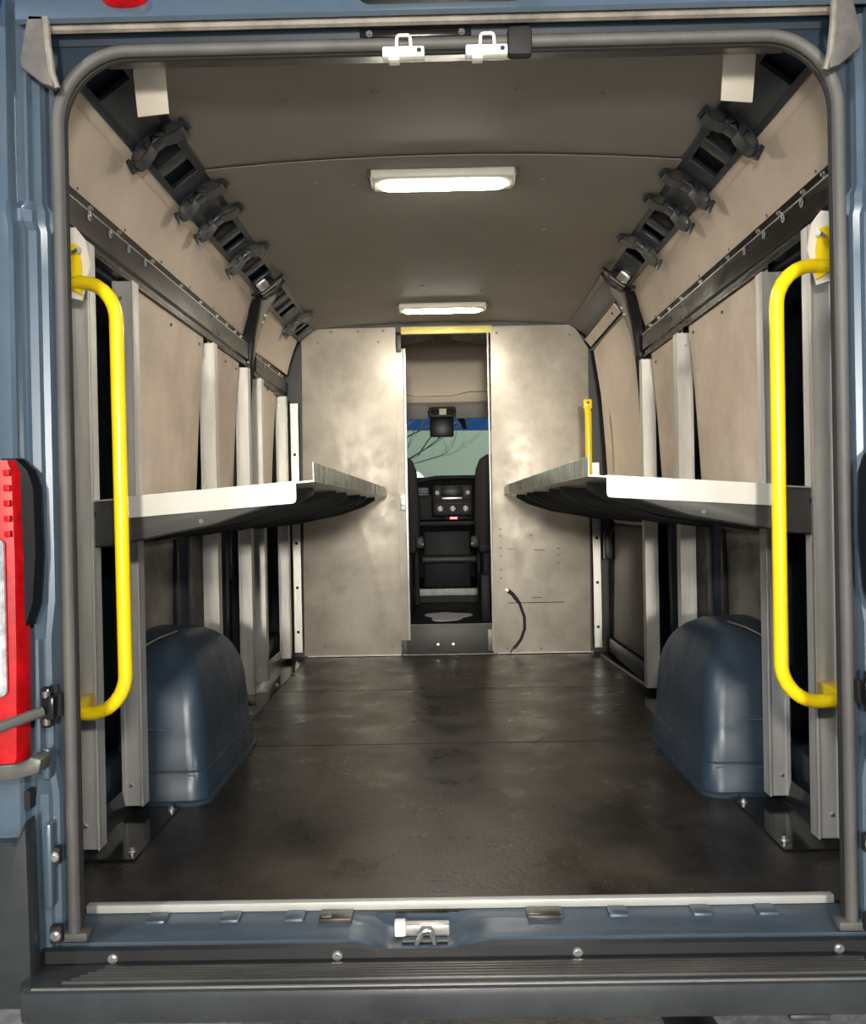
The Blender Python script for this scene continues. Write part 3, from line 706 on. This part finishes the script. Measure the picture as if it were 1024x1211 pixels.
# plastic corner piece + rubber stops on the pillars
for s in (-1,):
    o = MB().prism([(s*.856, .275), (s*.850, -.10), (s*.96, -.10), (s*.96, .225), (s*.88, .225), (s*.862, .262)], 'y', -.105, -.058, .006).build('bumper_corner', 'bumper')
    tag(o, 'dark grey plastic bumper corner at the foot of the %s rear pillar' % side_word[s], 'bumper corner')
for s in (-1, 1):
    for z, nm in ((.175, 'upper'), (.012, 'lower')):
        root = thing('rubber_stop', '%s round-headed stop low on the %s rear pillar' % (nm, side_word[s]), 'stop', (s*.836, -.02, z), 'round stops on the rear pillars')
        MB().box((s*.822, -.034, z-.018), (s*.846, -.016, z+.018), .003).build('pad', 'rubber_dk', root)
        MB().bolt((s*.833, -.034, z), (0, -1, 0), .011, .008).build('head', 'chrome', root)
# sill cover strip and bumper step
o = thing('sill_cover', 'black plastic strip under the painted sill, fixed with round screws', 'strip', (0, -.03, -.05))
b = MB(); rg = []
for x, f in ((-.87, 0), (-.22, 0), (-.165, 1), (.0, 1), (.06, 0), (.87, 0)): rg.append([(x, -.026, -.016-.012*f), (x, -.036, -.020-.012*f), (x, -.038, -.050), (x, -.026, -.050)])
b.loft(rg); b.build('strip', 'black', o)
for x in (-.715, -.255, .235, .765): MB().bolt((x, -.0365, -.036), (0, -1, 0), .0105, .006).build('screw', 'chrome', o)
o = thing('bumper_step', 'dark grey ridged step bumper across the foot of the rear opening', 'bumper', (0, -.1, -.1))
b = MB(); rg = []
for x, f in ((-.86, .5), (-.85, .9), (-.835, 1), (.86, 1), (.875, .9), (.885, .5)):
    pf = [(-.028, -.052), (-.05, -.042), (-.075, -.040), (-.146, -.034), (-.156, -.040), (-.160, -.052), (-.154, -.098), (-.145, -.106), (-.028, -.106)]
    rg.append([(x, -.03+(y+.03)*(.6+.4*f), z) for y, z in pf])
b.loft(rg); b.build('step', 'bumper', o)
for i, y in enumerate((-.068, -.080, -.092, -.104, -.116, -.128)):
    z = -.040+(-.075-y)*.085
    MB().box((-.72+.012*i*-1, y-.0035, z-.003), (.80+.006*i, y+.0035, z+.005), .0022).build('tread_rib', 'tread', o)
MB().tube([(-.83, -.1475, -.0365), (.86, -.1475, -.0365)], .0035, 8).build('worn_edge', 'worn', o)
MB().box((.62, -.148, -.118), (.70, -.12, -.104), .006).build('lower_tab', 'bumper', o)

tag(MB().cyl((.50, .30, -.30), (.50, -.03, -.25), .05, 14).build('exhaust_pipe', 'steel_dk'), 'dark pipe end showing under the bumper', 'pipe')
# sill latch striker and clips
o = thing('sill_striker', 'steel striker loop in the recess at the middle of the sill', 'striker', (-.09, .03, -.03))
MB().box((-.128, .045, -.040), (-.025, .070, -.016), .003).build('plate', 'alu', o)
MB().tube(rail_path(1, [(-.095, .012, -.040), (-.080, .010, -.012), (-.066, .012, -.012), (-.056, .012, -.040)], .005, 4), .005, 8).build('loop', 'chrome', o)
MB().cyl((-.125, .02, -.037), (-.03, .02, -.037), .006, 8).build('pin', 'steel_dk', o)
MB().box((-.142, .035, -.036), (-.118, .055, -.004), .003).build('end_tab', 'cream', o)
for x, w in ((-.27, 'left'), (.178, 'right')):
    root = thing('sill_clip', 'rusty brown clip on the sill %s of the latch recess' % ('left' if w == 'left' else 'right'), 'clip', (x, .07, -.006), 'rusty sill clips')
    MB().box((x-.036, .050, -.013), (x+.036, .096, -.002), .002).build('plate', 'rail', root)
    MB().box((x-.03, .056, -.002), (x-.008, .08, .001), .001).build('tab', 'steel_mid', root)
# top of frame
o = thing('brake_light', 'black high brake light housing above the rear opening', 'light', (0, -.10, 1.89))
MB().prism([(-.17, 1.893), (-.155, 1.884), (.145, 1.884), (.16, 1.893), (.16, 1.97), (-.17, 1.97)], 'y', -.10, -.045, .005).build('housing', 'black', o)
MB().box((-.14, -.104, 1.91), (.13, -.098, 1.95), .002).build('lens', 'red', o)
o = thing('marker_light', 'red marker light at the top left roof edge', 'light', (-.64, -.09, 1.89))
MB().ball((-.64, -.06, 1.905), (.046, .035, .017), 16, 10).build('lens', 'red', o)
MB().box((-.69, -.062, 1.893), (-.59, -.03, 1.95), .006).build('base', 'paint_shaded', o)

# ------------------------------------------------------------------ CAB
cf = .175
struct(MB().box((-.245, YB+.03, .0), (.275, YB+.05, cf), .002).build('trim_3', 'steel_dk'))
fl = struct(MB().box((-.95, YB+.045, cf-.02), (.95, 5.5, cf-.001)).build('cab_floor', 'cab_dark'))
MB().tube([(-.24, YB+.040, cf+.001), (.27, YB+.040, cf+.001)], .004, 6).build('nosing', 'steel_mid', fl)
bolts([((x, YB+.03, .06), (0, -1, 0)) for x in (-.06, .03)], 'bolt', 'chrome', fl)
tag(MB().box((.232, YB+.004, .02), (.272, YB+.028, .15), .003).build('foot_block', 'steel_mid'), 'small grey block at the foot of the doorway\'s right jamb', 'block')
struct(MB().strip([(-1.0, .1), (-1.0, 1.6), (-.85, 2.05)], .01, 'y', YB+.06, 5.7).build('wall_cab_left', 'cab_dark'))
struct(MB().strip([(1.0, .1), (1.0, 1.6), (.85, 2.05)], .01, 'y', YB+.06, 5.7).build('wall_cab_right', 'cab_dark'))
# headliner: roof, storage shelf front and lip
b = MB()
b.strip([(YB+.06, 2.03), (4.2, 2.05), (4.62, 2.02), (4.78, 1.93), (4.86, 1.80), (4.88, 1.735)], .012, 'x', -.85, .85)
hl = struct(b.build('ceiling_cab', 'headliner'))
b = MB(); rg = []
for x, dz in ((-.85, .02), (-.32, .02), (-.2, -.012), (-.05, -.012), (.08, -.008), (.2, .02), (.85, .02)): rg.append([(x, 4.80, 1.735+dz), (x, 4.80, 1.752+dz), (x, 4.86, 1.752+dz), (x, 4.86, 1.735+dz)])
b.loft(rg); b.build('shelf_lip', 'headliner', hl)
b = MB(); b.strip([(4.86, 1.735), (4.82, 1.68), (4.90, 1.655), (5.05, 1.62)], .012, 'x', -.85, .85); b.build('front_liner', 'headliner', hl)
for x0, x1, w in ((-.60, -.115, 'left'), (.10, .62, 'right')):
    tag(MB().hexa([(x0, 4.80, 1.655), (x1, 4.80, 1.655), (x1, 4.815, 1.655), (x0, 4.815, 1.655), (x0, 4.86, 1.555), (x1, 4.86, 1.555), (x1, 4.875, 1.555), (x0, 4.875, 1.555)], .006).build('sun_visor', 'visor'),
        'grey sun visor above the windscreen, %s of the overhead console' % w, 'sun visor', 'sun visors')
o = thing('overhead_console', 'overhead console with dark mirror panel hanging at the windscreen top', 'console', (0, 4.7, 1.55))
MB().prism([(-.115, 1.585), (-.10, 1.545), (.085, 1.545), (.10, 1.585), (.09, 1.625), (-.10, 1.625)], 'y', 4.66, 4.80, .008).build('body', 'cab_mid', o)
MB().ball((-.06, 4.66, 1.585), (.032, .008, .02)).build('reading_lamp', 'cab_dark', o)
MB().ball((.05, 4.66, 1.585), (.032, .008, .02)).build('reading_lamp', 'cab_dark', o)
MB().box((-.028, 4.653, 1.565), (.026, 4.662, 1.61), .004).build('button_panel', 'headliner', o)
MB().box((-.10, 4.665, 1.40), (.078, 4.69, 1.545), .01).build('mirror', 'screen', o)
# windscreen
w1 = struct(MB().hexa([(-.82, 4.93, 1.62), (.82, 4.93, 1.62), (.82, 4.936, 1.62), (-.82, 4.936, 1.62), (-.95, 5.62, 1.06), (.95, 5.62, 1.06), (.95, 5.626, 1.06), (-.95, 5.626, 1.06)]).build('window_1', 'glass'))
MB().hexa([(.095, 4.92, 1.60), (.16, 4.92, 1.60), (.16, 4.93, 1.60), (.095, 4.93, 1.60), (.16, 5.05, 1.49), (.19, 5.05, 1.49), (.19, 5.06, 1.49), (.16, 5.06, 1.49)]).build('sensor_cover', 'cab_mid', w1)
# dashboard
o = thing('dashboard', 'charcoal dashboard with centre stack seen through the doorway', 'dashboard', (0, 5.0, .5))
b = MB()
b.prism([(4.72, 1.075), (4.80, 1.10), (5.2, 1.12), (5.64, 1.05), (5.64, .60), (4.95, .60), (4.86, .76), (4.80, .78), (4.80, .98)], 'x', -.95, .95, .012)
b.build('body', 'cab_dark', o)
MB().tube([(-.9, 4.74, 1.03), (-.27, 4.73, 1.055), (-.14, 4.71, 1.088), (-.06, 4.70, 1.10), (.3, 4.71, 1.10), (.9, 4.73, 1.06)], .014, 8).build('top_edge', 'cab_mid', o)
MB().box((-.10, 4.745, .80), (.225, 4.82, 1.055), .02, 3).build('centre_stack', 'cab_dark', o)
rd = MB().box((-.075, 4.735, .93), (.20, 4.75, 1.04), .008).build('radio', 'cab_mid', o)
MB().box((-.03, 4.730, .955), (.14, 4.737, 1.03), .003).build('screen', 'screen', rd)
MB().box((-.02, 4.729, .935), (.13, 4.736, .950), .002).build('button_row', 'alu', rd)
for x in (-.055, .175): MB().cyl((x, 4.736, .985), (x, 4.722, .985), .016, 14).build('knob', 'steel_mid', rd)
pts = arc(-.04, .865, .045, 90, 270, 8)+arc(.16, .865, .045, -90, 90, 8)
hv = MB().prism(pts, 'y', 4.733, 4.75, .004).build('climate_panel', 'cab_mid', o)
MB().prism([(x*.95+.003, (z-.865)*.82+.865) for x, z in pts], 'y', 4.730, 4.735).build('climate_face', 'cab_dark', hv)
for x in (-.035, .06, .155):
    MB().cyl((x, 4.732, .865), (x, 4.712, .865), .026, 16, .021).build('knob', 'steel_mid', hv)
    MB().box((x-.004, 4.708, .848), (x+.004, 4.714, .884), .001).build('pointer', 'cream', hv)
rs = MB().box((.0, 4.735, .78), (.16, 4.75, .808), .004).build('switch_strip', 'cab_dark', o)
MB().box((.037, 4.730, .784), (.093, 4.736, .802), .002).build('red_button', 'redlamp', rs)
for x0, x1 in ((-.22, -.115), (.235, .33)):
    v = MB().box((x0, 4.76, .96), (x1, 4.80, 1.05), .008).build('air_vent', 'cab_mid', o)
    for j in range(4): MB().box((x0+.008, 4.756, .972+.02*j), (x1-.008, 4.764, .978+.02*j)).build('vane', 'black', v)
MB().tube([(-.9, 4.76, .752), (.9, 4.76, .752)], .02, 8).build('lower_edge', 'cab_mid', o)
# lower console tray with its side posts
o = thing('centre_console', 'low dark console box between the front seats below the dashboard', 'console', (.02, 4.6, cf))
MB().box((-.165, 4.60, .28), (.185, 4.78, .70), .015).build('body', 'cab_dark', o)
MB().box((-.18, 4.45, .47), (.23, 4.62, .525), .02, 3).build('tray', 'cab_mid', o)
for x in (-.215, .245):
    MB().tube([(x, 4.62, .72), (x, 4.50, .66), (x, 4.45, .55), (x, 4.45, .40), (x, 4.46, cf+.002)], .022, 8).build('side_post', 'cab_mid', o)
# seats
def seat(x0, x1, label, tilt):
    root = thing('front_seat', label, 'seat', ((x0+x1)/2, 4.0, cf), 'front seats')
    rg = []
    for z, y, w, t in ((.62, 4.10, 1., .06), (.75, 4.06, 1., .085), (.95, 4.02, 1., .085), (1.12, 3.98, .96, .07), (1.19, 3.96, .86, .05), (1.22, 3.955, .7, .03)):
        c = (x0+x1)/2; h = (x1-x0)/2*w
        rg.append([(c+h*math.copysign(abs(math.cos(a))**.5, math.cos(a)), y+t*math.copysign(abs(math.sin(a))**.6, math.sin(a)), z) for a in [2*math.pi*k/20 for k in range(20)]])
    MB().loft(rg).build('backrest', 'seat', root)
    MB().box((x0+.02, 4.05, .56), (x1-.02, 4.55, .68), .04, 3).build('cushion', 'seat', root)
    MB().box((x0+.05, 4.05, cf), (x1-.05, 4.5, .565), .02).build('pedestal', 'cab_dark', root)
    MB().box(((x0+x1)/2-.13, 3.93, 1.22), ((x0+x1)/2+.13, 4.02, 1.40), .035, 3).build('headrest', 'seat', root)
    ex = x1 if x0 < 0 else x0
    MB().box((ex-.03, 4.02, .60), (ex+.03, 4.20, .68), .015).build('recliner_cover', 'cab_mid', root)
    MB().tube([(ex, 4.1, .64), (ex-.02*(1 if x0 > 0 else -1), 4.0, .63)], .008, 8).build('lever', 'chrome', root)
    return root
seat(-.72, -.175, 'charcoal seat showing its edge at the doorway\'s left side', 0)
seat(.195, .74, 'charcoal seat back showing at the doorway\'s right side', 0)
struct(MB().box((-1.0, 5.66, -.1), (1.0, 5.68, 1.06)).build('wall_cab_front', 'black_gap'))
tag(MB().box((-.30, YB+.036, .0), (-.235, YB+.05, .10), .003).build('foot_block', 'steel_dk'), 'small dark block at the foot of the doorway\'s left side', 'block')  # added block, stops light leaking in below the sliding door leaf
# things on the cab floor
b = MB(); pp = []
for k in range(26):
    a = 2*math.pi*k/26; r = 1+.16*math.sin(3*a+.6)+.10*math.sin(5*a)
    pp.append((.0+.135*r*math.cos(a), 3.75+.21*r*math.sin(a)))
tag(MB().prism(pp, 'z', cf, cf+.004).build('plastic_sheet', 'paper'), 'crumpled white plastic sheet on the cab floor', 'sheet')
tag(MB().box((-.2, 4.585, .225), (.24, 4.599, .275), .004).build('label_strip', 'label'), 'pale strip across the cab floor behind the white sheet', 'strip')
struct(MB().box((-.9, 4.60, cf-.01), (.9, 5.6, .279)).build('cab_step', 'cab_dark'))
tag(MB().box((.205, 3.47, cf), (.262, 3.62, .46), .008).build('document_box', 'cab_dark'), 'upright dark box beside the doorway\'s right jamb', 'box')

# ------------------------------------------------------------------ OUTDOORS
struct(MB().box((-40, -30, -.66), (40, 60, -.62)).build('ground', 'ground'))
tag(MB().prism([(-16, -.62), (30, -.62), (30, 2.2), (-16, 3.0)], 'y', 19, 24, .02).build('building', 'building'), 'long grey-green building seen through the windscreen', 'building')
o = thing('bare_tree', 'bare tree at the left of the windscreen view', 'tree', (-1.9, 9.6, -.62))
random.seed(11)
tr_ = MB(); br_ = MB()
tr_.tube([(-1.9, 9.6, -.62), (-1.88, 9.6, .6), (-1.8, 9.65, 1.4)], [.12, .09, .07], 8)
def grow(p, d, L, r, n):
    p = Vector(p); d = Vector(d).normalized(); pts = [p]; q = p.copy()
    for i in range(4):
        d = (d+Vector((random.uniform(-.22, .22), random.uniform(-.22, .22), random.uniform(-.12, .2)))).normalized(); q = q+d*L/4; pts.append(q.copy())
        if n and i > 0: grow(q, d+Vector((random.uniform(-.8, .8), random.uniform(-.8, .8), random.uniform(-.2, .6))), L*.62, r*.55, n-1)
    br_.tube(pts, [r*(1-.18*i) for i in range(5)], 5)
for d in ((.8, 0, .6), (.3, .2, 1), (-.5, .1, .8), (1, .1, .25), (.1, -.3, 1)): grow((-1.85, 9.6, random.uniform(.7, 1.4)), d, random.uniform(1.2, 1.7), .022, 3)
tr_.build('trunk', 'bark', o); br_.build('branches', 'bark', o)
# parked car in front
o = thing('parked_van', 'pale van parked ahead, its rounded roof low at the left of the windscreen view', 'van', (-1.3, 14, -.62))
MB().box((-2.2, 12.2, -.35), (-.25, 16.8, 1.52), .30, 5).build('body', 'car', o)
for x0, x1 in ((-2.0, -1.27), (-1.21, -.48)): MB().box((x0, 12.185, .45), (x1, 12.22, 1.12), .03).build('rear_window', 'screen', o)
for x in (-2.15, -.35): MB().box((x-.07, 12.18, .0), (x+.07, 12.26, .35), .02).build('rear_lamp', 'red', o)
for x in (-2.08, -.38):
    for y in (13.2, 15.8): MB().cyl((x-.11, y, -.29), (x+.11, y, -.29), .33, 18).build('wheel', 'black', o)

# ------------------------------------------------------------------ LIGHTS
def area(name, loc, target, size, power, color):
    l = bpy.data.lights.new(name, 'AREA'); l.shape = 'RECTANGLE'; l.size, l.size_y = size; l.energy = power; l.color = color
    o = bpy.data.objects.new(name, l); col.objects.link(o); o.location = loc
    o.rotation_euler = (Vector(target)-Vector(loc)).to_track_quat('-Z', 'Y').to_euler(); return o
area('work_lamp', (.02, -1.86, 1.32), (0, 2, .95), (.22, .12), 32, (1., .93, .82))
area('yard_floodlight', (.05, -8.0, 1.38), (0, 2, 1.0), (.6, .3), 560, (1., .94, .84))
area('added_side_strip', (-7, -6.5, 6.5), (-.5, 0, .8), (.5, 2.2), 560, (.9, .95, 1.))  # added unseen strip lights, one per side, for the body paint to reflect
area('added_side_strip', (7, -6.5, 6.5), (.5, 0, .8), (.5, 2.2), 240, (.9, .95, 1.))
area('front_fill', (4, 8.5, 6), (0, 19, 1), (1.5, .6), 2300, (1., 1., .95))  # added unseen fill, brightens the building behind the windscreen

wd = bpy.data.worlds.new('night_sky'); scn.world = wd; wd.use_nodes = True
nt = wd.node_tree; bg = nt.nodes['Background']
tc = nt.nodes.new('ShaderNodeTexCoord'); sx = nt.nodes.new('ShaderNodeSeparateXYZ'); rp = nt.nodes.new('ShaderNodeValToRGB')
nt.links.new(tc.outputs['Generated'], sx.inputs[0]); nt.links.new(sx.outputs['Z'], rp.inputs['Fac']); nt.links.new(rp.outputs['Color'], bg.inputs['Color'])
rp.color_ramp.elements[0].color = (.028, .085, .25, 1); rp.color_ramp.elements[1].color = (.004, .022, .09, 1); rp.color_ramp.elements[1].position = .7
bg.inputs['Strength'].default_value = 1.0

# ------------------------------------------------------------------ CAMERA
cam = bpy.data.cameras.new('camera'); co = bpy.data.objects.new('camera', cam); col.objects.link(co); scn.camera = co
F = 1025.; W, H = 1024., 1211.
cam.sensor_fit = 'HORIZONTAL'; cam.sensor_width = 36.; cam.lens = 36.*F/W
a = R(1.1); ux = (512-522)*math.cos(a)-(605.5-600)*math.sin(a); vx = (512-522)*math.sin(a)+(605.5-600)*math.cos(a)
fwd = Vector((ux/F, 1, -vx/F)).normalized()
right0 = fwd.cross(Vector((0, 0, 1))).normalized(); up0 = right0.cross(fwd)
# picture horizontal of the world leans up to the right by 1.1 degrees: roll the camera clockwise
rt = right0*math.cos(a)-up0*math.sin(a); up = up0*math.cos(a)+right0*math.sin(a)
co.matrix_world = Matrix(((rt.x, up.x, -fwd.x, -.025), (rt.y, up.y, -fwd.y, -1.8), (rt.z, up.z, -fwd.z, .8755), (0, 0, 0, 1)))
cam.clip_start = .05

vs = scn.view_settings; scn.display_settings.display_device = 'sRGB'
vs.view_transform = 'Standard'; vs.look = 'None'; vs.gamma = 1; vs.use_curve_mapping = False; vs.exposure = 0.15
